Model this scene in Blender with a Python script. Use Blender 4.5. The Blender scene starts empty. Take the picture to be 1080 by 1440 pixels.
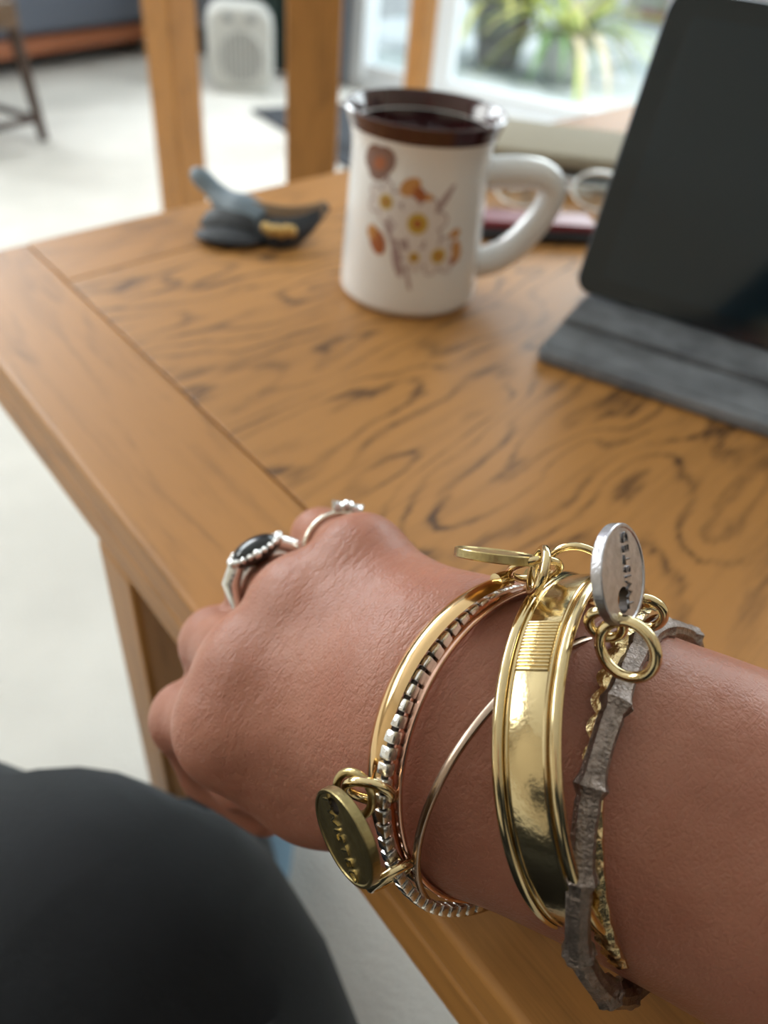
import bpy, bmesh, math, random
import numpy as np
from mathutils import Vector, Matrix
random.seed(7)
S = bpy.context.scene
# ------------------------------------------------------------------ camera
F = 1080.0                                  # focal length in pixels of a 1080x1440 frame
TT = 0.44                                   # table top height
CAM = np.array([0, 0, TT + 0.175])
_n = np.array([-140.0, 1280.0, F]); _n /= np.linalg.norm(_n)      # straight down, in camera axes
_up = -_n; _y = np.array([0, 0, 1.0]); _y -= _up * (_y @ _up); _y /= np.linalg.norm(_y)
R = np.stack([np.cross(_y, _up), _y, _up])
cd = bpy.data.cameras.new('camera'); cam = bpy.data.objects.new('camera', cd); S.collection.objects.link(cam); S.camera = cam
cd.sensor_fit = 'VERTICAL'; cd.sensor_height = 36; cd.sensor_width = 27; cd.lens = 27; cd.clip_start = 0.01
M4 = Matrix(np.c_[R[:, 0], -R[:, 1], -R[:, 2]].tolist()).to_4x4(); M4.translation = Vector(CAM); cam.matrix_world = M4
cd.dof.use_dof = True; cd.dof.focus_distance = 0.142; cd.dof.aperture_fstop = 10.4
# ------------------------------------------------------------------ world and light
EB = np.array([0.907, -0.421, 0]); EA = np.array([0.421, 0.907, 0])   # room axes: EB along the garden wall, EA towards it
def RM(b, a, z): return EB * b + EA * a + np.array([0, 0, z])
A_WIN, B_LEFT, B_RIGHT, A_REAR, CEIL = 2.66, -3.35, 2.3, -2.2, 2.4
w = bpy.data.worlds.new('world'); S.world = w; w.use_nodes = True
nt = w.node_tree; bg = nt.nodes['Background']
tc = nt.nodes.new('ShaderNodeTexCoord'); sx = nt.nodes.new('ShaderNodeSeparateXYZ'); rp = nt.nodes.new('ShaderNodeValToRGB')
nt.links.new(tc.outputs['Generated'], sx.inputs[0]); nt.links.new(sx.outputs['Z'], rp.inputs[0]); nt.links.new(rp.outputs[0], bg.inputs[0])
rp.color_ramp.elements[0].color = (0.80, 0.88, 0.95, 1); rp.color_ramp.elements[1].color = (0.62, 0.78, 1.0, 1)
bg.inputs[1].default_value = 1.25
def area(name, loc, to, sx_, sy_, power, col):
    l = bpy.data.lights.new(name, 'AREA'); l.shape = 'RECTANGLE'; l.size = sx_; l.size_y = sy_; l.energy = power; l.color = col
    o = bpy.data.objects.new(name, l); S.collection.objects.link(o); o.location = Vector(loc)
    o.rotation_euler = (Vector(to) - Vector(loc)).to_track_quat('-Z', 'Y').to_euler(); return o
area('daylight_garden_door', RM(0.55, A_WIN + 0.5, 1.6), RM(0.2, 0.4, 0.4), 3.0, 1.5, 85, (0.92, 0.97, 1.0))
area('fill_left_rear', RM(B_LEFT - 0.3, -0.7, 1.5), RM(-.6, -.2, 0), 1.6, 1.1, 48, (1.0, 0.97, 0.93))  # unseen fill lamp, added to brighten the carpet between legs and table
area('daylight_left_window', RM(B_LEFT - 0.3, 1.6, 1.5), RM(-.3, 0.7, 0.2), 2.2, 1.3, 112, (0.97, 0.98, 1.0))
sl = bpy.data.lights.new('sun', 'SUN'); sl.energy = 2.6; sl.angle = 0.02; sl.color = (1.0, 0.96, 0.88); so = bpy.data.objects.new('sun', sl); S.collection.objects.link(so)
so.rotation_euler = Vector(EB * -.55 + EA * .12 + np.array([0, 0, -.83])).to_track_quat('-Z', 'Y').to_euler()
S.view_settings.view_transform = 'Standard'; S.view_settings.look = 'None'; S.view_settings.gamma = 1.0
S.view_settings.exposure = 0.25; S.view_settings.use_curve_mapping = False

# ------------------------------------------------------------------ helpers
def nrm(v): v = np.asarray(v, float); return v / np.linalg.norm(v)
def ray(px, py): return R @ np.array([(px - 540) / F, (py - 720) / F, 1.0])
def P(px, py, d): return CAM + ray(px, py) * d            # a real 3-D place at depth d
def onz(px, py, z):
    r = ray(px, py); return CAM + r * ((z - CAM[2]) / r[2])
def cv(x, y, z): return R @ np.array([x, y, z], float)    # direction given in viewing axes
ORG = {}
def tag(o, label=None, cat=None, group=None, kind=None):
    if label: o['label'] = label
    if cat: o['category'] = cat
    if group: o['group'] = group
    if kind: o['kind'] = kind
    return o
def empty(name, loc, label=None, cat=None, group=None, kind=None):
    o = bpy.data.objects.new(name, None); S.collection.objects.link(o); o.empty_display_size = 0.02
    o.location = Vector(np.asarray(loc, float)); ORG[o.name] = np.asarray(loc, float); return tag(o, label, cat, group, kind)
def mk(name, verts, faces, mats, parent=None, smooth=True, loc=None, fm=None):
    verts = np.asarray(verts, float)
    if parent is not None: org = ORG[parent.name]; pos = np.zeros(3)
    else: org = np.asarray(loc, float) if loc is not None else np.array([*verts[:, :2].mean(0), verts[:, 2].min()]); pos = org
    me = bpy.data.meshes.new(name); me.from_pydata((verts - org).tolist(), [], [list(map(int, f)) for f in faces])
    for m in (mats if isinstance(mats, (list, tuple)) else [mats]): me.materials.append(m)
    if fm is not None: me.polygons.foreach_set('material_index', fm)
    bm = bmesh.new(); bm.from_mesh(me); bmesh.ops.recalc_face_normals(bm, faces=bm.faces); bm.to_mesh(me); bm.free()
    if smooth:
        me.polygons.foreach_set('use_smooth', [True] * len(me.polygons))
        if smooth != 'all':
            me.set_sharp_from_angle(angle=math.radians(38)); ar = np.array([p.area for p in me.polygons])
            if len(ar) < 900 and ar.max() > 12 * np.median(ar): me.polygons.foreach_set('use_smooth', (ar < .15 * ar.max()).tolist())
    o = bpy.data.objects.new(name, me); S.collection.objects.link(o); o.location = Vector(pos)
    if parent is not None: o.parent = parent
    ORG[o.name] = org; return o
class MB:
    def __init__(s): s.v = []; s.f = []; s.m = []; s.n = 0
    def add(s, vf, mi=0):
        v, f = vf; s.v.append(np.asarray(v, float)); s.f += [[i + s.n for i in q] for q in f]; s.m += [mi] * len(f); s.n += len(v)
    def build(s, name, mats, parent=None, smooth=True, **k):
        return mk(name, np.vstack(s.v), s.f, mats, parent, smooth, fm=s.m, **k)
I3 = np.eye(3)
def box(c, h, ax=I3, bev=0.0, seg=2):
    bm = bmesh.new(); bmesh.ops.create_cube(bm, size=2.0)
    for v in bm.verts: v.co = Vector((v.co.x * h[0], v.co.y * h[1], v.co.z * h[2]))
    if bev: bmesh.ops.bevel(bm, geom=bm.edges[:], offset=bev, segments=seg, profile=0.5, affect='EDGES')
    bm.verts.index_update()
    v = np.array([x.co[:] for x in bm.verts]) @ np.asarray(ax) + np.asarray(c); f = [[x.index for x in q.verts] for q in bm.faces]; bm.free(); return v, f
def grid_faces(nu, nv, cu, cvv):
    f = []
    for i in range(nu if cu else nu - 1):
        for j in range(nv if cvv else nv - 1):
            a = i * nv + j; b = ((i + 1) % nu) * nv + j; f.append([a, b, ((i + 1) % nu) * nv + (j + 1) % nv, i * nv + (j + 1) % nv])
    return f
def tube(pts, rad, n=10, closed=False, flat=1.0, up0=None, prof=None):
    """swept tube; flat squeezes it along its second axis; prof(theta) scales the radius"""
    pts = np.asarray(pts, float); m = len(pts); rad = np.broadcast_to(np.asarray(rad, float), (m,))
    T = np.roll(pts, -1, 0) - np.roll(pts, 1, 0)
    if not closed: T[0] = pts[1] - pts[0]; T[-1] = pts[-1] - pts[-2]
    T /= np.linalg.norm(T, axis=1)[:, None] + 1e-12
    u = np.cross(T[0], [0.31, 0.52, 0.79]) if up0 is None else np.asarray(up0, float)
    V = []; th = np.linspace(0, 2 * np.pi, n, endpoint=False); k = np.ones(n) if prof is None else prof(th)
    for i in range(m):
        u = u - T[i] * (u @ T[i]); u = nrm(u); b = np.cross(T[i], u)
        V.append(pts[i] + rad[i] * ((np.cos(th) * k)[:, None] * u + (np.sin(th) * k * flat)[:, None] * b))
    V = np.vstack(V); f = grid_faces(m, n, closed, True)
    if not closed:
        V = np.vstack([V, pts[0], pts[-1]]); e = m * n
        f += [[(j + 1) % n, j, e] for j in range(n)] + [[(m - 1) * n + j, (m - 1) * n + (j + 1) % n, e + 1] for j in range(n)]
    return V, f
def lathe(prof, c, ax=I3, n=48, caps=3):
    prof = np.asarray(prof, float); m = len(prof); th = np.linspace(0, 2 * np.pi, n, endpoint=False); V = []
    for r, z in prof: V.append(np.c_[r * np.cos(th), r * np.sin(th), np.full(n, z)])
    V = np.vstack(V) @ np.asarray(ax) + np.asarray(c); f = grid_faces(m, n, False, True)
    
    if caps & 1: f.append(list(range(n))[::-1])
    if caps & 2: f.append([(m - 1) * n + j for j in range(n)])
    return V, f
def ball(c, r, ax=I3, nu=14, nv=9):
    r = np.broadcast_to(np.asarray(r, float), (3,)); ph = np.linspace(-np.pi / 2, np.pi / 2, nv)
    V, f = lathe([(max(1e-4, math.cos(a)), math.sin(a)) for a in ph], (0, 0, 0), n=nu)
    return (V * r) @ np.asarray(ax) + np.asarray(c), f
def frame(n, hint=(0, 0, 1)):
    n = nrm(n); u = np.cross(hint, n)
    if np.linalg.norm(u) < 1e-3: u = np.cross((0, 1, 0), n)
    u = nrm(u); return np.stack([u, np.cross(n, u), n])
def spline(pts, n, closed=False):
    pts = np.asarray(pts, float); m = len(pts); out = []
    for t in np.linspace(0, m if closed else m - 1, n, endpoint=not closed):
        i = int(min(t, (m if closed else m - 1) - 1e-9)); s = t - i
        g = (lambda k: pts[k % m]) if closed else (lambda k: pts[min(max(k, 0), m - 1)])
        a, b, c, d = g(i - 1), g(i), g(i + 1), g(i + 2)
        out.append(0.5 * (2 * b + (c - a) * s + (2 * a - 5 * b + 4 * c - d) * s * s + (3 * b - a - 3 * c + d) * s ** 3))
    return np.array(out)
# ------------------------------------------------------------------ materials
def mat(name, col, rough=0.5, metal=0.0, spec=0.5, bump=0, bscale=200, noise=0.0, nscale=20, col2=None, sss=0, coat=0, stretch=None, bdist=0.001, emit=0):
    m = bpy.data.materials.new(name); m.use_nodes = True; N = m.node_tree.nodes; L = m.node_tree.links; b = N['Principled BSDF']
    b.inputs['Base Color'].default_value = (*col, 1); b.inputs['Roughness'].default_value = rough; b.inputs['Metallic'].default_value = metal
    b.inputs['Specular IOR Level'].default_value = spec; b.inputs['Coat Weight'].default_value = coat; b.inputs['Coat Roughness'].default_value = 0.08
    if sss: b.inputs['Subsurface Weight'].default_value = sss; b.inputs['Subsurface Radius'].default_value = (1, 0.35, 0.2); b.inputs['Subsurface Scale'].default_value = 0.004
    if bump or noise:
        t = N.new('ShaderNodeTexCoord'); src = t.outputs['Object']
        if stretch:
            mp = N.new('ShaderNodeMapping'); mp.inputs['Scale'].default_value = stretch; L.new(src, mp.inputs[0]); src = mp.outputs[0]
    if noise:
        n = N.new('ShaderNodeTexNoise'); n.inputs['Scale'].default_value = nscale; n.inputs['Detail'].default_value = 5; L.new(src, n.inputs['Vector'])
        x = N.new('ShaderNodeMix'); x.data_type = 'RGBA'; c2 = col2 or tuple(c * (1 - noise) for c in col)
        x.inputs[6].default_value = (*col, 1); x.inputs[7].default_value = (*c2, 1)
        r = N.new('ShaderNodeValToRGB'); r.color_ramp.elements[0].position = 0.35; r.color_ramp.elements[1].position = 0.65
        L.new(n.outputs[0], r.inputs[0]); L.new(r.outputs[0], x.inputs[0]); L.new(x.outputs[2], b.inputs['Base Color'])
    if bump:
        n = N.new('ShaderNodeTexNoise'); n.inputs['Scale'].default_value = bscale; n.inputs['Detail'].default_value = 4; L.new(src, n.inputs['Vector'])
        q = N.new('ShaderNodeBump'); q.inputs['Strength'].default_value = bump; q.inputs['Distance'].default_value = bdist
        L.new(n.outputs[0], q.inputs['Height']); L.new(q.outputs[0], b.inputs['Normal'])
    return m
def wood(name, ang, light, dark, flame=1.0, rough=0.5, vertical=False, line=0.6):
    """oak: grain runs along ang (radians about z), flame adds cathedral figure"""
    m = bpy.data.materials.new(name); m.use_nodes = True; N = m.node_tree.nodes; L = m.node_tree.links; b = N['Principled BSDF']
    g = N.new('ShaderNodeNewGeometry'); mp = N.new('ShaderNodeMapping'); mp.vector_type = 'TEXTURE'; mp.inputs['Rotation'].default_value = (0, math.radians(-90) if vertical else 0, ang); L.new(g.outputs['Position'], mp.inputs[0])
    def scl(v):
        k = N.new('ShaderNodeMapping'); k.inputs['Scale'].default_value = v; L.new(mp.outputs[0], k.inputs[0]); return k.outputs[0]
    def nz(v, sc, det=3, rg=0.5):
        k = N.new('ShaderNodeTexNoise'); k.inputs['Scale'].default_value = sc; k.inputs['Detail'].default_value = det; k.inputs['Roughness'].default_value = rg; L.new(scl(v), k.inputs['Vector']); return k.outputs[0]
    def mth(op, a, c=None, d=None):
        k = N.new('ShaderNodeMath'); k.operation = op
        for i, q in enumerate((a, c, d)):
            if q is None: continue
            if isinstance(q, (int, float)): k.inputs[i].default_value = q
            else: L.new(q, k.inputs[i])
        return k.outputs[0]
    big = nz((5.0, 15.0, 15.0), 1.0, 2, 0.5)                       # contour field: its level lines are the growth rings
    rip = nz((30, 90, 90), 1.0, 4, .6)
    fld = mth('ADD', mth('MULTIPLY', big, 95.0 * flame + 10), mth('MULTIPLY', rip, 6.5))
    ring = mth('POWER', mth('ADD', mth('MULTIPLY', mth('SINE', fld), 0.5), 0.5), 3.2)
    patch = nz((16, 48, 48), 1.0, 2)
    pore = nz((60, 1500, 1500), 1.0, 2, 0.7)
    streak = nz((6, 150, 150), 1.0, 3)
    brk = nz((45, 500, 500), 1.0, 2)
    rg = mth('MULTIPLY', mth('MULTIPLY', ring, mth('MULTIPLY', mth('SUBTRACT', brk, .15), 2.3)), mth('MULTIPLY', mth('SUBTRACT', patch, 0.18), 2.0))
    v = mth('ADD', mth('MULTIPLY', rg, line), mth('ADD', mth('MULTIPLY', mth('SUBTRACT', streak, 0.5), 0.9), mth('MULTIPLY', mth('SUBTRACT', pore, 0.5), 0.5)))
    cr = N.new('ShaderNodeValToRGB'); e = cr.color_ramp.elements; e[0].position = 0.0; e[0].color = (*light, 1); e[1].position = 0.75; e[1].color = (*dark, 1)
    mid = e.new(0.28); mid.color = (*[l * 0.72 + d * 0.28 for l, d in zip(light, dark)], 1)
    L.new(v, cr.inputs[0]); L.new(cr.outputs[0], b.inputs['Base Color'])
    b.inputs['Roughness'].default_value = rough; b.inputs['Specular IOR Level'].default_value = 0.4
    q = N.new('ShaderNodeBump'); q.inputs['Strength'].default_value = 0.12; q.inputs['Distance'].default_value = 0.0006; L.new(v, q.inputs['Height']); q.invert = True; L.new(q.outputs[0], b.inputs['Normal'])
    return m
GOLD = mat('pale_gold', (0.68, 0.54, 0.30), 0.17, 1, bump=0.08, bscale=900)
GOLDS = mat('smooth_gold', (0.72, 0.57, 0.32), 0.14, 1)
BRASS = mat('aged_brass', (0.56, 0.44, 0.21), 0.3, 1, bump=0.15, bscale=700, noise=0.4, nscale=300)
CUFFM = mat('warm_gold', (0.78, 0.53, 0.27), 0.16, 1)
COPPER = mat('rose_copper', (0.86, 0.54, 0.43), 0.22, 1, noise=0.2, nscale=300)
SILVER = mat('silver', (0.83, 0.82, 0.80), 0.22, 1, bump=0.15, bscale=1500)
STEEL = mat('dull_silver_disc', (0.60, 0.59, 0.63), 0.30, 1, bump=0.12, bscale=1600, noise=0.25, nscale=500)
PEWTER = mat('dark_pewter', (0.33, 0.27, 0.24), 0.36, 1, bump=0.5, bscale=1500, noise=0.4, nscale=600)
WIRE = mat('bronze_wire', (0.42, 0.31, 0.24), 0.26, 1)
DARKM = mat('dark_metal_and_hole_shade', (0.06, 0.05, 0.045), 0.4, 0.8)
JET = mat('black_stone', (0.008, 0.009, 0.012), 0.12, 0, 0.6)
CRYST = mat('clear_stone', (0.75, 0.76, 0.78), 0.06, 0.6)
WHITE = mat('white_glaze', (0.84, 0.84, 0.84), 0.16, 0, 0.5, coat=0.4)
BROWNG = mat('brown_glaze', (0.050, 0.010, 0.012), 0.14, 0, 0.5, coat=0.6)
CARPET = mat('cream_carpet', (0.80, 0.775, 0.72), 0.95, 0, 0.1, bump=0.5, bscale=260, bdist=0.004, noise=0.12, nscale=6)
SKIRT = mat('white_paint', (0.80, 0.82, 0.84), 0.4)
LIGHTO = (0.44, 0.20, 0.052); DARKO = (0.10, 0.042, 0.013)

# ------------------------------------------------------------------ room shell
def slab(name, b0, b1, a0, a1, z0, z1, m, parent=None, bev=0.0, kind='structure'):
    c = RM((b0 + b1) / 2, (a0 + a1) / 2, (z0 + z1) / 2)
    o = mk(name, *box(c, (abs(b1 - b0) / 2, abs(a1 - a0) / 2, abs(z1 - z0) / 2), np.stack([EB, EA, [0, 0, 1]]), bev), m, parent, smooth=bool(bev))
    if kind and parent is None: o['kind'] = kind
    return o
WALL = mat('cream_wall', (0.46, 0.40, 0.32), 0.9, bump=0.1, bscale=60)
GREYW = mat('grey_wall', (0.20, 0.215, 0.25), 0.9, bump=0.1, bscale=60)
CEILM = mat('white_ceiling', (0.80, 0.79, 0.77), 0.9)
slab('floor', B_LEFT - .1, B_RIGHT + .1, A_REAR - .1, A_WIN + .06, -0.1, 0, CARPET)
slab('ceiling', B_LEFT - .1, B_RIGHT + .1, A_REAR - .1, A_WIN + .1, CEIL, CEIL + 0.1, CEILM)
D0, D1, DH = -1.56, 1.75, 2.05                         # garden door opening
slab('wall_garden', B_LEFT, D0, A_WIN, A_WIN + 0.1, 0, CEIL, GREYW)
slab('wall_garden_right', D1, B_RIGHT, A_WIN, A_WIN + 0.1, 0, CEIL, WALL)
slab('wall_garden_lintel', D0, D1, A_WIN, A_WIN + 0.1, DH, CEIL, WALL)
slab('wall_right', B_RIGHT, B_RIGHT + .1, A_REAR, A_WIN, 0, CEIL, WALL)
def wall_with_window(name, b0, b1, a0, a1, lo, hi, z0, z1, along):
    if along == 'a':
        slab(name, b0, b1, a0, lo, 0, CEIL, WALL); slab(name + '_far', b0, b1, hi, a1, 0, CEIL, WALL)
        slab(name + '_below', b0, b1, lo, hi, 0, z0, WALL); slab(name + '_above', b0, b1, lo, hi, z1, CEIL, WALL)
    else:
        slab(name, b0, lo, a0, a1, 0, CEIL, WALL); slab(name + '_far', hi, b1, a0, a1, 0, CEIL, WALL)
        slab(name + '_below', lo, hi, a0, a1, 0, z0, WALL); slab(name + '_above', lo, hi, a0, a1, z1, CEIL, WALL)
wall_with_window('wall_left', B_LEFT - .1, B_LEFT, A_REAR, A_WIN, -1.7, 2.5, 0.95, 2.15, 'a')
slab('wall_rear', B_LEFT, B_RIGHT, A_REAR - .1, A_REAR, 0, CEIL, WALL)
slab('baseboard_garden', B_LEFT, D0 - 0.02, A_WIN - 0.015, A_WIN, 0, 0.09, mat('dark_skirting', (0.05, 0.05, 0.055), 0.5), bev=0.003)
# sliding garden door: white frame and glass
GLASS = bpy.data.materials.new('door_glass'); GLASS.use_nodes = True; gn = GLASS.node_tree.nodes; gl = GLASS.node_tree.links
gt = gn.new('ShaderNodeBsdfTransparent'); gg = gn.new('ShaderNodeBsdfGlossy'); gg.inputs['Roughness'].default_value = 0.02; gx = gn.new('ShaderNodeMixShader'); gx.inputs[0].default_value = 0.06
gt.inputs[0].default_value = (0.96, 0.985, 0.98, 1); gl.new(gt.outputs[0], gx.inputs[1]); gl.new(gg.outputs[0], gx.inputs[2]); gl.new(gx.outputs[0], gn['Material Output'].inputs[0])
door = empty('door_1', RM(D0, A_WIN, 0), kind='structure')
def dpart(name, b0, b1, a0, a1, z0, z1, m=SKIRT, bev=0.004): return slab(name, b0, b1, a0, a1, z0, z1, m, door, bev)
dpart('frame_jamb', D0, D0 + .06, A_WIN - .01, A_WIN + .09, 0, DH); dpart('frame_jamb', D1 - .06, D1, A_WIN - .01, A_WIN + .09, 0, DH)
dpart('frame_head', D0, D1, A_WIN - .01, A_WIN + .09, DH - .06, DH); dpart('threshold', D0, D1, A_WIN - .01, A_WIN + .12, -0.005, .03)
dpart('stile', -1.26, -1.18, A_WIN + .02, A_WIN + .07, .03, DH - .06); dpart('stile', 0.58, 0.66, A_WIN + .02, A_WIN + .07, .03, DH - .06)
dpart('bottom_rail', D0 + .06, -1.26, A_WIN + .02, A_WIN + .06, .03, .075); dpart('bottom_rail', -1.18, 0.58, A_WIN + .02, A_WIN + .06, .03, .075); dpart('bottom_rail', 0.66, D1 - .06, A_WIN + .02, A_WIN + .06, .03, .075)
for b0, b1 in ((D0 + .06, -1.26), (-1.18, .58), (.66, D1 - .06)): dpart('glass_pane', b0, b1, A_WIN + .04, A_WIN + .046, .075, DH - .06, GLASS, 0)
for nm, args in (('window_1', (B_LEFT - .06, -1.7, 2.5, .95, 2.15)),):  # out of view; lengthened rearward to let the added fill lamp in
    fixed, lo, hi, z0, z1 = args; isl = nm == 'window_1'
    we = empty(nm, RM(fixed, lo, z0) if isl else RM(lo, fixed, z0), kind='structure')
    def wp(n_, l0, l1, y0, y1, m_, th=.03):
        if isl: slab(n_, fixed - th, fixed + th, l0, l1, y0, y1, m_, we)
        else: slab(n_, l0, l1, fixed - th, fixed + th, y0, y1, m_, we)
    wp('window_frame', lo, lo + .06, z0, z1, SKIRT); wp('window_frame', hi - .06, hi, z0, z1, SKIRT); wp('window_frame', lo + .06, hi - .06, z0, z0 + .06, SKIRT); wp('window_frame', lo + .06, hi - .06, z1 - .06, z1, SKIRT)
    wp('window_mullion', (lo + hi) / 2 - .03, (lo + hi) / 2 + .03, z0 + .06, z1 - .06, SKIRT)
    wp('glass_pane', lo + .06, (lo + hi) / 2 - .03, z0 + .06, z1 - .06, GLASS, .003); wp('glass_pane', (lo + hi) / 2 + .03, hi - .06, z0 + .06, z1 - .06, GLASS, .003)

# ------------------------------------------------------------------ coffee table
e0 = onz(0, 515, TT)[:2]; e1 = onz(640, 1326, TT)[:2]; b0_ = onz(0, 350, TT)[:2]; b1_ = onz(480, 240, TT)[:2]
TU = nrm(np.r_[e1 - e0, 0]); TV = nrm(np.r_[b1_ - b0_, 0])
kk = np.linalg.solve(np.c_[(e1 - e0), -(b1_ - b0_)], b0_ - e0); TK = np.r_[e0 + (e1 - e0) * kk[0], 0]
def TP(u, v, z): return TK + TU * u + TV * v + np.array([0, 0, z])
LU, LV, BW = 0.80, 0.92, 0.056
angU = math.atan2(TU[1], TU[0]); angV = math.atan2(TV[1], TV[0])
OAK_U = wood('oak_along_edge', angU, LIGHTO, DARKO, 0.45, 0.48, line=0.42); OAK_V = wood('oak_across', angV, LIGHTO, DARKO, 0.45, 0.48, line=0.42)
OAK_P = wood('oak_panel_flame', angV, (0.44, 0.205, 0.056), (0.085, 0.037, 0.012), 1.0, 0.46, line=0.78)
OAK_LEG = wood('oak_upright', 0, LIGHTO, DARKO, 0.3, 0.45, vertical=True, line=0.35)
tbl = empty('coffee_table', TP(0, 0, 0), 'low golden oak coffee table with framed grain top, under the hand and mug', 'table')
def quad_slab(name, u0, u1, v0, v1, z0, z1, m, bev, par=None):
    bm = bmesh.new(); vs = [bm.verts.new(Vector(TP(u, v, z))) for z in (z0, z1) for u, v in ((u0, v0), (u1, v0), (u1, v1), (u0, v1))]
    for q in ((3, 2, 1, 0), (4, 5, 6, 7), (0, 1, 5, 4), (1, 2, 6, 5), (2, 3, 7, 6), (3, 0, 4, 7)): bm.faces.new([vs[i] for i in q])
    if bev: bmesh.ops.bevel(bm, geom=bm.edges[:], offset=bev, segments=3, profile=0.5, affect='EDGES')
    bm.verts.index_update(); V = [v.co[:] for v in bm.verts]; f = [[v.index for v in q.verts] for q in bm.faces]; bm.free()
    return mk(name, V, f, m, par or tbl)
quad_slab('border_plank', 0, LU, 0, BW, TT - .016, TT, OAK_U, .0022)
quad_slab('border_plank', 0, LU, LV - BW, LV, TT - .016, TT, OAK_U, .0022)
quad_slab('border_plank', 0, BW, BW, LV - BW, TT - .016, TT, OAK_V, .0006)
quad_slab('border_plank', LU - BW, LU, BW, LV - BW, TT - .016, TT, OAK_V, .0006)
quad_slab('top_panel', BW + .0004, LU - BW - .0004, BW + .0004, LV - BW - .0004, TT - .016, TT - .0002, OAK_P, .0005)
quad_slab('groove_strip', .004, LU - .004, .004, LV - .004, TT - .019, TT - .016, mat('dark_oak', (0.06, 0.025, 0.01), 0.6), 0)
for a in ((0.001, LU - .001, 0.001, .022), (.001, LU - .001, LV - .022, LV - .001)): quad_slab('apron', *a, TT - .036, TT - .019, OAK_U, .002)
for a in ((.001, .022, .022, LV - .022), (LU - .022, LU - .001, .022, LV - .022)): quad_slab('apron', *a, TT - .036, TT - .019, OAK_V, .002)
LEGU = float((onz(108, 652, TT) - TK) @ TU); LEGW = float((onz(160, 718, TT) - TK) @ TU) - LEGU
for u, v in ((LEGU, .001), (LU - .22, .001), (LEGU, LV - .046), (LU - .22, LV - .046)):
    lg = quad_slab('leg', u, u + LEGW, v, v + .045, 0, TT - .036, OAK_LEG, .003)
    for q in lg.data.vertices: k = .004 * (1 - q.co.z / (TT - .036)) * (1 if u < .4 else -1); q.co.x += TU[0] * k; q.co.y += TU[1] * k

# ------------------------------------------------------------------ hand and forearm: one surface grown from a distance field
VOX = 0.0013; LO = np.array([-.085, -.015, .395]); HI = np.array([.275, .205, .60])
DIM = np.ceil((HI - LO) / VOX).astype(int); FLD = np.full(DIM, 0.05, np.float32)
def region(pts, pad):
    pts = np.asarray(pts); a = np.clip(np.floor((pts.min(0) - pad - LO) / VOX).astype(int), 0, DIM); b = np.clip(np.ceil((pts.max(0) + pad - LO) / VOX).astype(int), 0, DIM)
    g = np.meshgrid(*[np.arange(a[i], b[i], dtype=np.float32) * VOX + LO[i] for i in range(3)], indexing='ij', sparse=True)
    return tuple(slice(a[i], b[i]) for i in range(3)), g
def smin(a, b, k):
    h = np.maximum(k - np.abs(a - b), 0) / k; return np.minimum(a, b) - h * h * k * 0.25
def cone(p, q, r0, r1, k=0.006, nax=None, thin=1.0, sub=False):
    """round cone p->q; thin<1 flattens it along nax"""
    p = np.asarray(p); q = np.asarray(q); sl, g = region([p, q], max(r0, r1) + k + .006); d = q - p; L2 = d @ d + 1e-12
    X = [g[i] - p[i] for i in range(3)]; t = np.clip((X[0] * d[0] + X[1] * d[1] + X[2] * d[2]) / L2, 0, 1)
    X = [X[i] - t * d[i] for i in range(3)]; s = X[0] ** 2 + X[1] ** 2 + X[2] ** 2
    rr = r0 + (r1 - r0) * t
    if nax is not None:
        a = X[0] * nax[0] + X[1] * nax[1] + X[2] * nax[2]; s = s + a * a * (1 / thin ** 2 - 1)
        D = (np.sqrt(s) - rr) * (thin * 0.5 + 0.5)
    else: D = np.sqrt(s) - rr
    if sub: FLD[sl] = -smin(-FLD[sl], D, k)
    else: FLD[sl] = smin(FLD[sl], D, k)
W_ = P(745, 1048, .1545); A2 = P(900, 1116, .150); A1 = P(1080, 1196, .1465)
EL = A1 + (A1 - A2) / np.linalg.norm(A1 - A2) * .16 + np.array([0, -.012, .012])
NB = nrm(cv(0.10, -0.12, -1.0))                   # back of the wrist faces this way
cone(EL, A1, .038, .0300, .01, NB, .80); cone(A1, A2, .0300, .0282, .01, NB, .80); cone(A2, W_, .0282, .0280, .01, NB, .72)
WH = P(655, 1005, .1585); cone(W_, WH, .0280, .0275, .01, NB, .68)
J = dict(iC=P(640, 1065, .163), mC=P(640, 1020, .161), rC=P(645, 975, .162), lC=P(650, 934, .165),
         iM=P(332, 1022, .184), mM=P(358, 938, .186), rM=P(424, 852, .188), lM=P(508, 788, .189),
         iP=P(266, 1010, .214), mP=P(306, 905, .218), rP=P(368, 822, .218), lP=P(452, 757, .222),
         tC=P(620, 1118, .166), tM=P(450, 1085, .188), tI=P(350, 1085, .214), tT=P(318, 1040, .232))
for a, b, r0, r1 in (('iC', 'iM', .0150, .0120), ('mC', 'mM', .0150, .0122), ('rC', 'rM', .0145, .0116), ('lC', 'lM', .0130, .0104)): cone(J[a], J[b], r0, r1, .012)
cone(J['tC'], J['tM'], .0165, .0145, .012); cone(J['tM'], J['iM'], .0130, .0100, .014)
for a_, b_ in (('i', 'm'), ('m', 'r'), ('r', 'l')): cone((J[a_ + 'M'] + J[b_ + 'M']) * .4 + (J[a_ + 'C'] + J[b_ + 'C']) * .1, (J[a_ + 'C'] + J[b_ + 'C']) / 2, .0098, .0145, .010)
for k_, r in (('iM', .0116), ('mM', .0116), ('rM', .0108), ('lM', .0098)):      # knuckle bosses
    q = J[k_] + NB * .0030; cone(q, q + NB * .0004, r, r, .006)
for a, b in (('mC', 'mM'), ('rC', 'rM'), ('iC', 'iM')):                            # tendons
    p = J[a] * .55 + J[b] * .45 + NB * .0108; q = J[b] + NB * .0112; cone(p, q, .0016, .0022, .006)
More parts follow.
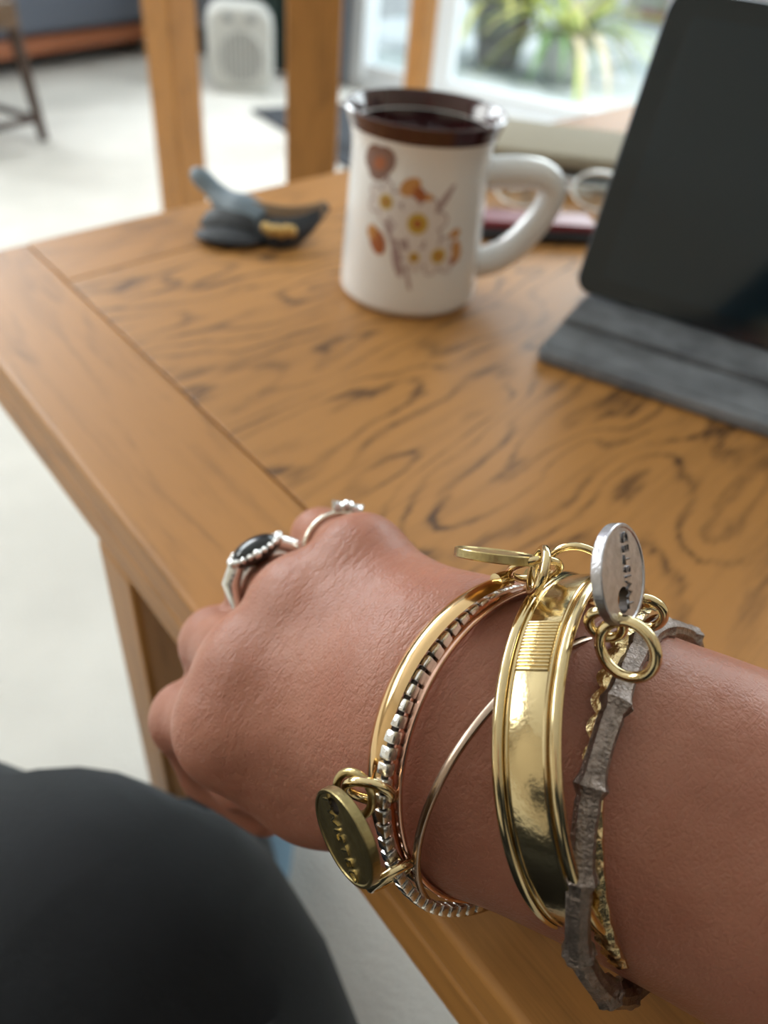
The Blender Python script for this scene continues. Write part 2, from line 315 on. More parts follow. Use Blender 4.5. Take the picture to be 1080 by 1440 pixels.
down = np.array([0, 0, -1.0]); back = nrm(J['mC'] - J['mM']); back[2] = 0; back = nrm(back)
for f_, r0, r1, r2, l2, l3, dz in (('i', .0108, .0098, .0086, .023, .02, .8), ('m', .0108, .0098, .0086, .025, .021, .8), ('r', .0102, .0092, .0080, .022, .019, .10), ('l', .0094, .0080, .0070, .018, .017, .12)):
    M_, Q = J[f_ + 'M'], J[f_ + 'P']; cone(M_, Q, r0, r1, .005)
    kn = nrm(nrm(Q - M_) + NB * .4); cone(Q + kn * .0006, Q + kn * .001, r1, r1, .004)
    dd = nrm(back * (1 - dz) + down * dz); T1 = Q + dd * l2; cone(Q, T1, r1, r2, .002)
    dd2 = nrm(back * .95 + down * (.25 if dz > .5 else .02)); T2 = T1 + dd2 * l3; cone(T1, T2, r2, r2 * .85, .002)
cone(J['tM'], J['tI'], .0132, .0108, .006); cone(J['tI'], J['tT'], .0108, .0085, .003)
def surface_nets(f):
    s = f < 0; nx, ny, nz = f.shape
    cnt = np.zeros((nx - 1, ny - 1, nz - 1), np.int8)
    for i in (0, 1):
        for j in (0, 1):
            for k in (0, 1): cnt += s[i:nx - 1 + i, j:ny - 1 + j, k:nz - 1 + k]
    act = (cnt > 0) & (cnt < 8); idx = np.argwhere(act); num = np.full(act.shape, -1, np.int64); num[act] = np.arange(len(idx))
    acc = np.zeros((len(idx), 3)); c = np.zeros(len(idx)); offs = [(i, j, k) for i in (0, 1) for j in (0, 1) for k in (0, 1)]
    val = {o: f[idx[:, 0] + o[0], idx[:, 1] + o[1], idx[:, 2] + o[2]].astype(float) for o in offs}
    for o in offs:
        for ax in range(3):
            if o[ax]: continue
            q = list(o); q[ax] = 1; a, b = val[o], val[tuple(q)]; m = (a < 0) != (b < 0); t = np.where(m, a / np.where(m, a - b, 1), 0)
            p = np.tile(np.array(o, float), (len(idx), 1)); p[:, ax] = t; acc += p * m[:, None]; c += m
    V = (idx + acc / c[:, None]) * VOX + LO; faces = []
    for ax in range(3):
        o1, o2 = [(1, 2), (2, 0), (0, 1)][ax]
        a = s[tuple(slice(0, -1) if d == ax else slice(1, -1) for d in range(3))]; b = s[tuple(slice(1, None) if d == ax else slice(1, -1) for d in range(3))]
        e = np.argwhere(a != b); fl = a[tuple(e.T)]
        for d in range(3):
            if d != ax: e[:, d] += 1
        def at_(d1, d2):
            k = e.copy(); k[:, o1] -= d1; k[:, o2] -= d2; return num[tuple(k.T)]
        q = np.stack([at_(1, 1), at_(0, 1), at_(0, 0), at_(1, 0)], 1); q[~fl] = q[~fl][:, ::-1]; faces.append(q)
    return V, np.vstack(faces)
SV, SF = surface_nets(FLD)
def field_grad(V):
    p = (V - LO) / VOX; i = np.clip(np.floor(p).astype(int), 1, DIM - 3); t = p - i
    def smp(i_): 
        o = 0
        for a in (0, 1):
            for b in (0, 1):
                for c in (0, 1): o = o + FLD[i_[:, 0] + a, i_[:, 1] + b, i_[:, 2] + c] * (t[:, 0] if a else 1 - t[:, 0]) * (t[:, 1] if b else 1 - t[:, 1]) * (t[:, 2] if c else 1 - t[:, 2])
        return o
    g = np.stack([smp(i + d) - smp(i - d) for d in np.eye(3, dtype=int)], 1); return smp(i), g / (2 * VOX)
for _ in range(3):
    v_, g_ = field_grad(SV); SV = SV - g_ * (v_ / np.maximum((g_ ** 2).sum(1), .2))[:, None]
E1 = np.vstack([SF[:, [0, 1]], SF[:, [1, 2]], SF[:, [2, 3]], SF[:, [3, 0]]])
def smooth(V, k=.5):
    a = np.zeros_like(V); c = np.zeros(len(V)); np.add.at(a, E1[:, 0], V[E1[:, 1]]); np.add.at(c, E1[:, 0], 1); np.add.at(a, E1[:, 1], V[E1[:, 0]]); np.add.at(c, E1[:, 1], 1)
    return V + k * (a / c[:, None] - V)
for _ in range(3): SV = smooth(SV); 
# skin
SKIN = bpy.data.materials.new('skin'); SKIN.use_nodes = True; n_ = SKIN.node_tree.nodes; l_ = SKIN.node_tree.links; pb = n_['Principled BSDF']
tc_ = n_.new('ShaderNodeNewGeometry')
def sk_noise(scale, det=4, stretch=None, rough=.55):
    k = n_.new('ShaderNodeTexNoise'); k.inputs['Scale'].default_value = scale; k.inputs['Detail'].default_value = det; k.inputs['Roughness'].default_value = rough
    src = tc_.outputs['Position']
    if stretch is not None:
        mp = n_.new('ShaderNodeMapping'); mp.vector_type = 'TEXTURE'; mp.inputs['Rotation'].default_value = stretch[1]; l_.new(src, mp.inputs[0])
        m2 = n_.new('ShaderNodeMapping'); m2.inputs['Scale'].default_value = stretch[0]; l_.new(mp.outputs[0], m2.inputs[0]); src = m2.outputs[0]
    l_.new(src, k.inputs['Vector']); return k.outputs[0]
cr_ = n_.new('ShaderNodeValToRGB'); ee = cr_.color_ramp.elements; ee[0].position = .30; ee[0].color = (0.34, 0.130, 0.082, 1); ee[1].position = .68; ee[1].color = (0.42, 0.182, 0.120, 1)
l_.new(sk_noise(55, 5), cr_.inputs[0]); l_.new(cr_.outputs[0], pb.inputs['Base Color'])
pb.inputs['Roughness'].default_value = .42; pb.inputs['Specular IOR Level'].default_value = .35
pb.inputs['Subsurface Weight'].default_value = .25; pb.inputs['Subsurface Radius'].default_value = (1, .3, .18); pb.inputs['Subsurface Scale'].default_value = .004
vo = n_.new('ShaderNodeTexVoronoi'); vo.feature = 'DISTANCE_TO_EDGE'; vo.inputs['Scale'].default_value = 1000
wv = n_.new('ShaderNodeMix'); wv.data_type = 'VECTOR'; l_.new(tc_.outputs['Position'], vo.inputs['Vector'])
arm_ang = math.atan2((A1 - J['mM'])[1], (A1 - J['mM'])[0])
cre = sk_noise(1, 3, ((110, 620, 400), (0, 0, arm_ang + 1.25)), .6)
cr2 = n_.new('ShaderNodeMapRange'); cr2.inputs[1].default_value = .40; cr2.inputs[2].default_value = .50; l_.new(cre, cr2.inputs[0])
ad = n_.new('ShaderNodeMath'); ad.operation = 'MULTIPLY_ADD'; l_.new(cr2.outputs[0], ad.inputs[0]); ad.inputs[1].default_value = .6
vm = n_.new('ShaderNodeMath'); vm.operation = 'MULTIPLY'; l_.new(vo.outputs['Distance'], vm.inputs[0]); vm.inputs[1].default_value = 1.2; l_.new(vm.outputs[0], ad.inputs[2])
bp = n_.new('ShaderNodeBump'); bp.inputs['Strength'].default_value = .30; bp.inputs['Distance'].default_value = .0004; l_.new(ad.outputs[0], bp.inputs['Height'])
b2 = n_.new('ShaderNodeBump'); b2.inputs['Strength'].default_value = .24; b2.inputs['Distance'].default_value = .002; l_.new(sk_noise(140, 3), b2.inputs['Height']); l_.new(bp.outputs[0], b2.inputs['Normal']); l_.new(b2.outputs[0], pb.inputs['Normal'])
person = empty('person', (-.06, -.30, 0), 'person in dark trousers stretching a bangled right arm over the oak table', 'person')
mk('arm_and_hand', SV, SF, SKIN, person, smooth='all')
FAB = mat('black_cloth', (0.010, 0.011, 0.013), 0.85, 0, 0.25, bump=0.2, bscale=500, bdist=0.001, noise=0.3, nscale=40)
FAB.node_tree.nodes['Principled BSDF'].inputs['Sheen Weight'].default_value = .16; FAB.node_tree.nodes['Principled BSDF'].inputs['Sheen Tint'].default_value = (.65, .75, .85, 1)
mk('sleeve', *tube(spline([EL + (A1 - EL) * .12, EL, EL + np.array([.02, -.05, .02]), EL + np.array([0, -.2, .12])], 12), [.044, .046, .05, .052, .054, .056, .058, .06, .062, .064, .066, .068], 28), FAB, person)

# legs of the person
KN = P(42, 1428, .270); KL = P(-150, 1392, .30); FT = onz(338, 1212, .040) + np.array([0, .03, .008])
tro = MB()
def limb(pts, rads, n=36):
    q = spline(pts, 30); r = spline([[x, 0, 0] for x in rads], 30)[:, 0]; V, f = tube(q, r, n)
    for i in range(30):
        th = np.linspace(0, 2 * np.pi, n, endpoint=False); k = 1 + .014 * np.sin(3 * th + i * .55) + .012 * np.sin(5 * th - i * .8) + .006 * np.sin(9 * th + i * 1.3)
        V[i * n:(i + 1) * n] = q[i] + (V[i * n:(i + 1) * n] - q[i]) * k[:, None]
    return V, f
hipR = np.array([.05, -.42, .30]); hipL = np.array([-.16, -.42, .30])
ank = FT + np.array([-.01, -.06, .05])
tro.add(limb([hipR, (hipR + P(140, 1640, .262)) / 2, P(140, 1640, .262), KN, KN + np.array([-.012, .024, -.055]), (KN + ank) / 2 + np.array([-.012, .0, -.02]), ank], [.10, .100, .096, .085, .066, .052, .045]))
ankL = KL + np.array([-.03, .02, 0]); ankL[2] = .06
tro.add(limb([hipL, (hipL + KL) / 2, KL + np.array([0, -.03, 0]), KL + np.array([-.005, .03, -.05]), (KL + ankL) / 2, ankL], [.10, .096, .093, .08, .062, .05]))
tro.add(ball((hipR + hipL) / 2 + np.array([0, -.03, .03]), (.20, .13, .13), nu=30, nv=18))
tro.build('trousers', FAB, person, smooth='all')
tp = MB(); tp.add(tube(spline([(-.05, -.45, .30), (-.05, -.46, .45), (-.05, -.45, .60), (-.05, -.44, .74), (-.05, -.43, .80)], 24), spline([[x, 0, 0] for x in (.17, .165, .17, .19, .07)], 24)[:, 0], 36, flat=.66, up0=np.array([1.0, 0, 0])))
tp.add(tube(spline([(.10, -.44, .745), (.16, -.42, .70), (.24, -.30, .62), EL + np.array([.0, -.1, .05])], 16), [.07] * 16, 24)); tp.add(tube(spline([(-.20, -.44, .745), (-.26, -.42, .68), (-.30, -.33, .54), (-.26, -.20, .53)], 16), np.linspace(.075, .045, 16), 24))
tp.build('jumper', FAB, person, smooth='all')
hd_ = np.array([-.05, -.40, .95]); hb = MB(); hb.add(ball(hd_, (.072, .092, .115), nu=32, nv=24)); hb.add(tube([(-.05, -.43, .78), (-.05, -.42, .88)], [.055, .05], 20)); hb.add(ball(hd_ + np.array([0, .093, -.01]), (.012, .016, .022))); 
for s_ in (-1, 1): hb.add(ball(hd_ + np.array([s_ * .073, -.005, 0]), (.008, .018, .03)))
hb.build('head', SKIN, person, smooth='all'); HAIR = mat('brown_hair', (.05, .03, .02), .6, bump=.6, bscale=120, stretch=(1, 1, .1))
V, f = ball(hd_ + np.array([0, -.022, .022]), (.086, .095, .112), nu=32, nv=20); mk('hair', V, f, HAIR, person, smooth='all')
for s_ in (-1, 1): mk('eye', *ball(hd_ + np.array([s_ * .03, .078, .008]), (.013, .013, .010)), mat('eye_white', (.7, .7, .68), .2), person)
mk('mouth', *ball(hd_ + np.array([0, .083, -.055]), (.024, .008, .007)), mat('lips', (.35, .10, .09), .4), person)
BLUE = mat('blue_knit', (0.20, 0.33, 0.45), 0.9, bump=0.6, bscale=300, bdist=0.002)
for nm, q in (('slipper', FT), ('slipper', np.array([ankL[0], ankL[1] + .06, .045]))):
    V, f = ball(q + np.array([.0, -.03, -.008]), (.038, .10, .037), nu=24, nv=16); V[:, 2] = np.maximum(V[:, 2], .004); mk(nm, V, f, BLUE, person, smooth='all')

# ------------------------------------------------------------------ bangles: true circles round the wrist
RING = dict(cuff=((.0279, .0934, .4822), (.5864, -.6657, .4615), .033), copper=((.0318, .0916, .4812), (.6507, -.6278, .4271), .0325), box=((.0290, .0907, .4800), (.6796, -.5899, .4361), .0325),
            thin=((.0379, .0866, .4774), (.62, -.7552, .2129), .0325), band=((.0432, .0905, .4854), (.7842, -.3293, .5259), .0335), twig=((.0588, .0821, .4792), (.7812, -.454, .4285), .0345), gold=((.0581, .0863, .4810), (.8237, -.3501, .446), .0335))
class Ring:
    def __init__(s, k):
        c, n, r = RING[k]; s.c = np.array(c); s.n = nrm(n); s.r = r; s.u = nrm((CAM - s.c) - s.n * ((CAM - s.c) @ s.n)); s.v = np.cross(s.n, s.u)
    def rad(s, t): return s.u * math.cos(t) + s.v * math.sin(t)
    def tan(s, t): return -s.u * math.sin(t) + s.v * math.cos(t)
    def at(s, t, dr=0.0, da=0.0): return s.c + s.rad(t) * (s.r + dr) + s.n * da
    def sweep(s, prof, n=160, t0=0, t1=2 * math.pi):
        """prof(t) -> closed list of (dr, da)"""
        full = abs(t1 - t0 - 2 * math.pi) < 1e-6; ts = np.linspace(t0, t1, n, endpoint=not full); V = []
        for t in ts: V += [s.at(t, a, b) for a, b in prof(t)]
        m = len(prof(0)); f = grid_faces(n, m, full, True)
        if not full: f += [list(range(m))[::-1], [(n - 1) * m + j for j in range(m)]]
        return np.array(V), f
def rrect(r0, r1, a0, a1, k=.0004, n=3):
    o = []
    for cr, ca, s0 in ((r1 - k, a1 - k, 0), (r0 + k, a1 - k, 1), (r0 + k, a0 + k, 2), (r1 - k, a0 + k, 3)):
        for i in range(n): q = (s0 + i / (n - 1)) * math.pi / 2; o.append((cr + k * math.cos(q), ca + k * math.sin(q)))
    return o
def circ(r, cr=0, ca=0, n=10): return [(cr + r * math.cos(i * 2 * math.pi / n), ca + r * math.sin(i * 2 * math.pi / n)) for i in range(n)]
D2R = math.radians
# warm gold cuff
rc = Ring('cuff'); cuff = empty('cuff_bangle', rc.c, 'smooth warm gold cuff bangle nearest the knuckles, carrying the hanging brass disc', 'bangle', 'stack of bangles on the wrist')
mk('cuff_band', *rc.sweep(lambda t: [(0.0 - .0009 * ((a - .5) * 2) ** 2, a * .0049) for a in np.linspace(0, 1, 7)] + [(-.0013, .0044), (-.0014, .0025), (-.0013, .0005)], 180, D2R(-52), D2R(292)), CUFFM, cuff)
for t in (-52, 292): mk('end_cap', *tube([rc.at(D2R(t - 3), -.0005, .0025), rc.at(D2R(t + 3), -.0005, .0025)], .0017, 14), GOLDS, cuff)
# silver box chain: each link a bead
rb = Ring('box'); chain = empty('chain_bracelet', rb.c, 'narrow bracelet of square silver beads on black cord beside the gold cuff', 'bracelet', 'stack of bangles on the wrist')
mk('cord', *rb.sweep(lambda t: circ(.0007), 120), DARKM, chain)
NBD = 72; bead = None
for i in range(NBD):
    t = i * 2 * math.pi / NBD
    if bead is None:
        V, f = box((0, 0, 0), (.00112, .00118, .0012), bev=.0004); bead = mk('bead', V, f, SILVER, chain); ob = bead
    else: ob = bead.copy(); S.collection.objects.link(ob); ob.parent = chain
    mm = Matrix(np.c_[rb.rad(t), rb.tan(t), rb.n].tolist()).to_4x4(); mm.translation = Vector(rb.at(t) - rb.c); ob.matrix_local = mm
    if bead is ob: ob.data.transform(Matrix.Translation(Vector(rb.c)))
# rose copper bangle
rk = Ring('copper'); mk('copper_bangle', *rk.sweep(lambda t: rrect(-.0010, 0.0001, -.0015, .0013), 160), COPPER, loc=rk.c)
tag(bpy.data.objects['copper_bangle'], 'flat rose copper bangle lying against the silver bead bracelet', 'bangle', 'stack of bangles on the wrist')
rt = Ring('thin'); tag(mk('wire_bangle', *rt.sweep(lambda t: rrect(-.0006, .0006, -.0008, .0008), 160), WIRE, loc=rt.c), 'thin plain bronze bangle crossing the bare wrist on a slant', 'bangle', 'stack of bangles on the wrist')
# wide gold band
rw = Ring('band'); BWD = .0102
band = empty('wide_bangle', rw.c, 'wide polished pale gold bangle with raised rims and a ribbed section', 'bangle', 'stack of bangles on the wrist')
mk('band', *rw.sweep(lambda t: rrect(-.0013, -.0005, .0012, BWD - .0012, .0003), 180), GOLD, band)
for a0, rr in ((0, .00115), (BWD, .00105)): mk('rim', *rw.sweep(lambda t: circ(rr, -.0008, a0, 12), 180), GOLDS, band)
mk('inner_rim', *rw.sweep(lambda t: circ(.0004, -.0006, .0017, 8), 180), GOLDS, band); mk('inner_rim', *rw.sweep(lambda t: circ(.0004, -.0006, BWD - .0017, 8), 180), GOLDS, band)
NR = 15; ta, tb = D2R(-37), D2R(-19)
def ribprof(t):
    x = (t - ta) / (tb - ta) * NR; h = abs(math.sin(math.pi * x)) ** .7
    return rrect(-.0008, -.0004 + .00035 * h, .0021, BWD - .0021, .0002)
mk('ribbed_panel', *rw.sweep(ribprof, NR * 8 + 1, ta, tb), GOLD, band)
# scalloped gold bangle
rg = Ring('gold'); NW = 44
def scal(t):
    wv_ = .0013 * abs(math.sin(t * NW / 2)); ha = .00025 * math.sin(t * NW)
    return [(-.0007, -.0012 - wv_), (-.0007, .0014), (.0001 + ha, .0014), (.0005 + ha, .0004), (.0004 - ha, -.0008), (.0001, -.0012 - wv_)]
tag(mk('scalloped_bangle', *rg.sweep(scal, NW * 8), mat('hammered_gold', (0.78, 0.61, 0.33), .16, 1, bump=.6, bscale=900, bdist=.0006), loc=rg.c), 'narrow hammered gold bangle with a scalloped edge beside the dark twig bangle', 'bangle', 'stack of bangles on the wrist')
# dark twig bangle
rq = Ring('twig'); NT = 15; pts = []; rad = []; ntw = NT * 16
rr_ = random.Random(3); kink = [(rr_.uniform(-.0006, .0007), rr_.uniform(-.0010, .0010)) for _ in range(NT)]
for i in range(ntw):
    x = i / 16; k0 = int(x) % NT; s = x - int(x); k1 = (k0 + 1) % NT; dr = kink[k0][0] * (1 - s) + kink[k1][0] * s; da = kink[k0][1] * (1 - s) + kink[k1][1] * s
    nd = math.exp(-(min(s, 1 - s) / .07) ** 2); gr = math.exp(-((s - .10) / .03) ** 2)
    pts.append(rq.at(x / NT * 2 * math.pi, dr, da)); rad.append(.0023 + .0006 * nd - .0005 * gr - .0003 * math.sin(math.pi * s))
tag(mk('twig_bangle', *tube(pts, rad, 30, True, up0=rq.rad(0), prof=lambda th: 1 + .055 * np.sin(9 * th) + .03 * np.sin(5 * th + 1)), PEWTER, loc=rq.c), 'dark pewter bangle cast like a knotted twig, nearest the elbow', 'bangle', 'stack of bangles on the wrist')

# charms and jump rings
def vring(px, py, d, a_px, q, th):
    """a ring whose seen ellipse has half width a_px, squash q, long axis at angle th: returns centre, normal, radius"""
    c = P(px, py, d); r = a_px * d / F; ang = D2R(th); ux, uy = math.cos(ang), math.sin(ang); sn = math.sqrt(max(0, 1 - q * q))
    vr = nrm(ray(px, py)); ex = nrm(cv(ux, uy, 0) - vr * (cv(ux, uy, 0) @ vr)); ey = np.cross(vr, ex)
    return c, nrm(ey * sn - vr * q), r
def vdisc(px, py, d, q, th): c, n, r = vring(px, py, d, 10, q, th); return c, n
def torus(c, n, r, w, m=40, k=10):
    fr = frame(n); return tube([c + r * (fr[0] * math.cos(t) + fr[1] * math.sin(t)) for t in np.linspace(0, 2 * np.pi, m, endpoint=False)], w, k, True)
def jump(parent, px, py, d, a, q, th, w=.0008, m=GOLDS):
    c, n, r = vring(px, py, d, a, q, th); return mk('jump_ring', *torus(c, n, r, w), m, parent)
def disc(parent, c, n, r, thick, m, hole_dir, hole_off, hole_r=.0016):
    """coin with a drilled hole and raised lip"""
    n = nrm(n); hd = nrm(hole_dir - n * (hole_dir @ n)); e2 = np.cross(n, hd); NN = 64; V = []; F_ = []
    th_ = np.linspace(0, 2 * np.pi, NN, endpoint=False)
    def loop(rad, z, off=0.0): 
        return [c + hd * off + hd * rad * math.cos(t) + e2 * rad * math.sin(t) + n * z for t in th_]
    L_ = [loop(hole_r, -thick / 2, hole_off), loop(r - .0002, -thick / 2), loop(r, -thick / 2 + .0002), loop(r, thick / 2 - .0001), loop(r - .00015, thick / 2 + .0001), loop(r - .0006, thick / 2 + .0001), loop(r - .0008, thick / 2 - .0001), loop(hole_r, thick / 2 - .0001, hole_off)]
    for q in L_: V += q
    return mk('disc', np.array(V), grid_faces(len(L_), NN, True, True), [m, DARKM], parent, fm=[0] * (NN * 7) + [1] * NN), hd, e2  # wall of the hole coloured dark to stand in for the shade inside
def word(parent, txt, c, right, upv, size, m, ext=.0002):
    cu = bpy.data.curves.new('lettering', 'FONT'); cu.body = txt; cu.size = size; cu.extrude = ext; cu.align_x = 'CENTER'; cu.align_y = 'CENTER'; cu.space_character = 1.15; cu.resolution_u = 3
    t = bpy.data.objects.new('lettering', cu); S.collection.objects.link(t); dg = bpy.context.evaluated_depsgraph_get(); me = bpy.data.meshes.new_from_object(t.evaluated_get(dg))
    bpy.data.objects.remove(t); me.materials.clear(); me.materials.append(m); o = bpy.data.objects.new('lettering', me); S.collection.objects.link(o); o.parent = parent
    right = nrm(right); upv = nrm(upv - right * (upv @ right)); mm = Matrix(np.c_[right, upv, np.cross(right, upv)].tolist()).to_4x4(); mm.translation = Vector(np.asarray(c) - ORG[parent.name]); me.transform(mm); ORG[o.name] = ORG[parent.name]; return o
# brass disc hanging from the gold cuff
cC, nC = vdisc(488, 1176, .1325, .35, 64); dC, hd, e2 = disc(cuff, cC, nC, .0089, .0018, mat('brass_dark_reflection', (0.38, 0.30, 0.14), .33, 1, bump=.15, bscale=700, noise=.3, nscale=400), cv(.35, -1, .3), .0060); dC['label'] = 'brass disc stamped with seven letters'  # brass colour darkened for letter contrast and the dark surroundings it reflects
lr = nrm(cv(.447, .894, 0) - nC * (cv(.447, .894, 0) @ nC)); word(dC, 'TWISTED', cC + nC * .00090 + np.cross(nC, lr) * -.0010, lr, np.cross(nC, lr), .0035, mat('bright_brass', (.85, .70, .36), .2, 1))
jump(cuff, 498, 1116, .134, 31, .72, 60, .0008, BRASS); jump(cuff, 519, 1113, .1345, 33, .33, 14, .0009); jump(cuff, 551, 1231, .139, 33, .10, -31, .0009)
# silver disc on the twig bangle
twig = bpy.data.objects['twig_bangle']
cS, nS = vdisc(870, 808, .128, .41, -91); dS, hd, e2 = disc(twig, cS, nS, .0086, .0019, STEEL, cv(-.35, 1, .2), .0042, .0022); dS['label'] = 'silver disc stamped with seven letters'
lr = nrm(cv(-.16, -1, 0) - nS * (cv(-.16, -1, 0) @ nS)); word(dS, 'TWISTED', cS + nS * .00095 + np.cross(nS, lr) * -.0016 + lr * .0006, lr, np.cross(nS, lr), .0028, mat('dark_stamp', (.24, .235, .25), .35, 1))
jump(twig, 852, 878, .128, 24, .72, 20, .0009); jump(twig, 882, 913, .126, 42, .82, 50, .0010); jump(twig, 905, 862, .138, 27, .75, 10, .0009)
# brass disc on the wide bangle, seen edge on
cA, nA = vdisc(697, 782, .1475, .07, 187); dA, hd, e2 = disc(band, cA, nA, .0080, .0017, BRASS, cv(1, .1, 0), .0058); dA['label'] = 'brass disc lying edge on over the back of the hand'
jump(band, 752, 801, .146, 35, .36, -8); jump(band, 757, 803, .142, 32, .24, 105, .0009); jump(band, 812, 806, .151, 44, .82, 20, .0008)

# finger rings
def finger_ring(name, label, M_, Q, s, r, w, m):
    c = M_ + (Q - M_) * s; ax = nrm(Q - M_); o = empty(name, c, label, 'ring'); mk('ring_band', *torus(c, ax, r, w, 48, 10), m, o); return o, c, ax
r1, c1, ax1 = finger_ring('gemstone_ring', 'silver ring with a large oval black stone and beaded setting', J['rM'], J['rP'], .55, .0106, .0014, SILVER)
g = nrm(cv(-.35, -.9, -.45)); g = nrm(g - ax1 * (g @ ax1)); sd = np.cross(ax1, g); gc = c1 + g * .0132; fr = np.stack([sd, ax1, g])
mk('setting', *lathe([(.0040, -.0028), (.0070, -.0012), (.0074, .0004), (.0066, .0012)], gc, fr * np.array([[1.0], [.74], [1]]), 40), DARKM, r1)
mk('stone', *ball(gc + g * .0006, (.0064, .0047, .0030), fr, 32, 18), JET, r1)
for i in range(22):
    a = i * 2 * math.pi / 22; mk('claw_bead', *ball(gc + sd * .0073 * math.cos(a) + ax1 * .0055 * math.sin(a) + g * .0004, .0009 if i % 4 else .0013, nu=10, nv=7), SILVER, r1)
for s_ in (-1, 1): mk('shoulder', *tube([c1 + (g * .0125 + sd * s_ * .006), c1 + (g * .009 + sd * s_ * .0095), c1 + (g * .002 + sd * s_ * .0112)], [.0022, .0025, .0015], 12), SILVER, r1)
r2, c2, ax2 = finger_ring('solitaire_ring', 'slim silver ring with small clear stones on the smallest finger', J['lM'], J['lP'], .50, .0096, .0008, mat('white_gold', (.82, .76, .66), .14, 1))
g = nrm(cv(.30, -.92, -.35)); g = nrm(g - ax2 * (g @ ax2)); sd = np.cross(ax2, g)
for i, (dx, dh) in enumerate(((-.0026, .0112), (.0, .0118), (.0026, .0112))): mk('stone', *ball(c2 + g * dh + sd * dx, (.0018, .0018, .0014), np.stack([sd, ax2, g]), 8, 6), CRYST, r2, smooth=False)
for dx in (-.0042, -.0013, .0013, .0042): mk('claw', *tube([c2 + g * .0092 + sd * dx * .8, c2 + g * .0126 + sd * dx], .0006, 8), SILVER, r2)

# ------------------------------------------------------------------ mug
mc = onz(572, 408, TT); mug = empty('mug', mc, 'white floral mug with a brown glazed rim standing on the oak table', 'mug')
MH, MR = .0900, .0384
def mrad(z):
    return float(np.interp(z, [0, .003, .006, .02, .05, .070, .076, .083, .090], [.0335, .0358, .0362, .0358, .0346, .0338, .0340, .0356, MR]))
zs = list(np.linspace(0, .0825, 24)); mk('cup_body', *lathe([(.030, .0015), (.0325, 0)] + [(mrad(z), z) for z in zs[1:]] + [(mrad(.0825) - .004, .0825)], mc, n=72, caps=1), WHITE, mug)
zr = list(np.linspace(.0820, .0895, 10))
mk('brown_rim', *lathe([(mrad(z) + .0002, z) for z in zr] + [(MR - .0007, .0903), (MR - .0016, .0901), (.0350, .0865), (.0332, .080), (.0318, .070), (.0312, .05), (.0305, .03), (.028, .008), (.01, .006)], mc, n=72, caps=2), BROWNG, mug)
hx = nrm(np.r_[(onz(665, 425, TT) - mc)[:2], 0]); hx = nrm(hx * 1.0 + np.array([0.1, .30, 0]))
def hp(r, z): return mc + hx * r + np.array([0, 0, z])
hpts = spline([hp(.032, .0625), hp(.045, .0645), hp(.060, .0640), hp(.0675, .0585), hp(.0672, .050), hp(.0615, .038), hp(.053, .027), hp(.043, .020), hp(.0335, .0175)], 40)
mk('handle', *tube(hpts, np.r_[np.linspace(.0076, .0068, 20), np.linspace(.0068, .0078, 20)], 18, flat=1.25, up0=np.array([0, 0, 1.0])), WHITE, mug)
# printed flowers, laid on the glaze
FM = [mat('print_petal', (.74, .70, .69), .3), mat('print_mauve', (.40, .30, .31), .3), mat('print_yellow', (.55, .38, .07), .3), mat('print_rust', (.40, .13, .05), .3), mat('print_orange', (.60, .30, .10), .3), mat('print_brown', (.25, .14, .11), .3), mat('print_green', (.42, .42, .36), .3)]
view = nrm(np.r_[(CAM - mc)[:2], 0]); side = np.array([-view[1], view[0], 0])
fl = MB()
def on_mug(x, z, lift): 
    a = x / .035; r = mrad(z) + lift; return mc + view * r * math.cos(a) + side * r * math.sin(a) + np.array([0, 0, z])
def blot(x, z, rx, rz, rot, mi, lift, n=16):
    x = x * 1.3 - .0035; z = z * 1.06 + .0085; rx *= 1.38; rz *= 1.38
    c_, s_ = math.cos(rot), math.sin(rot); pt = [on_mug(x, z, lift)] ; 
    for k in (.5, 1):
        for i in range(n): a = 2 * math.pi * i / n; dx, dz = rx * k * math.cos(a), rz * k * math.sin(a); pt.append(on_mug(x + dx * c_ - dz * s_, z + dx * s_ + dz * c_, lift))
    f = [[0, 1 + i, 1 + (i + 1) % n] for i in range(n)] + [[1 + i, 1 + n + i, 1 + n + (i + 1) % n, 1 + (i + 1) % n] for i in range(n)]
    fl.add((pt, f), mi)
def flower(x, z, r, np_, mi, ci, rot=0.0):
    for i in range(np_):
        a = rot + 2 * math.pi * i / np_; blot(x + r * .58 * math.cos(a), z + r * .58 * math.sin(a), r * .50, r * .34, a, 1, .00018 + i * .000012); blot(x + r * .58 * math.cos(a), z + r * .58 * math.sin(a), r * .44, r * .27, a, mi, .0003 + i * .000012)
    blot(x, z, r * .34, r * .34, 0, ci, .00045); blot(x, z, r * .14, r * .14, 0, 3, .0005)
for k in range(9): blot(.0000 + .0006 * k - .0015, .030 - .0026 * k, .0006, .0018, .25, 1, .00012)
for x, z, rx, rz, ro in ((-.006, .032, .0012, .011, .5), (-.008, .048, .0010, .008, .2), (.012, .046, .0012, .008, -.6), (-.002, .020, .0018, .006, .3), (.003, .028, .003, .009, .2)): blot(x, z, rx, rz, ro, 1, .0001)
flower(.0040, .0375, .0105, 7, 0, 2, .2); flower(-.0085, .0445, .0075, 6, 0, 2, .5); flower(.0130, .0235, .0080, 6, 0, 2, .1); flower(.0040, .0225, .0055, 6, 0, 2, .7)
for x, z, rx, rz, ro in ((-.0150, .0610, .0050, .0040, .7), (-.0105, .0610, .0040, .0046, -.4), (-.0135, .0565, .0040, .0035, .1)): blot(x, z, rx, rz, ro, 5, .0003 + x * .003 + .0001)
blot(-.0125, .0595, .0028, .0022, .5, 3, .0006)
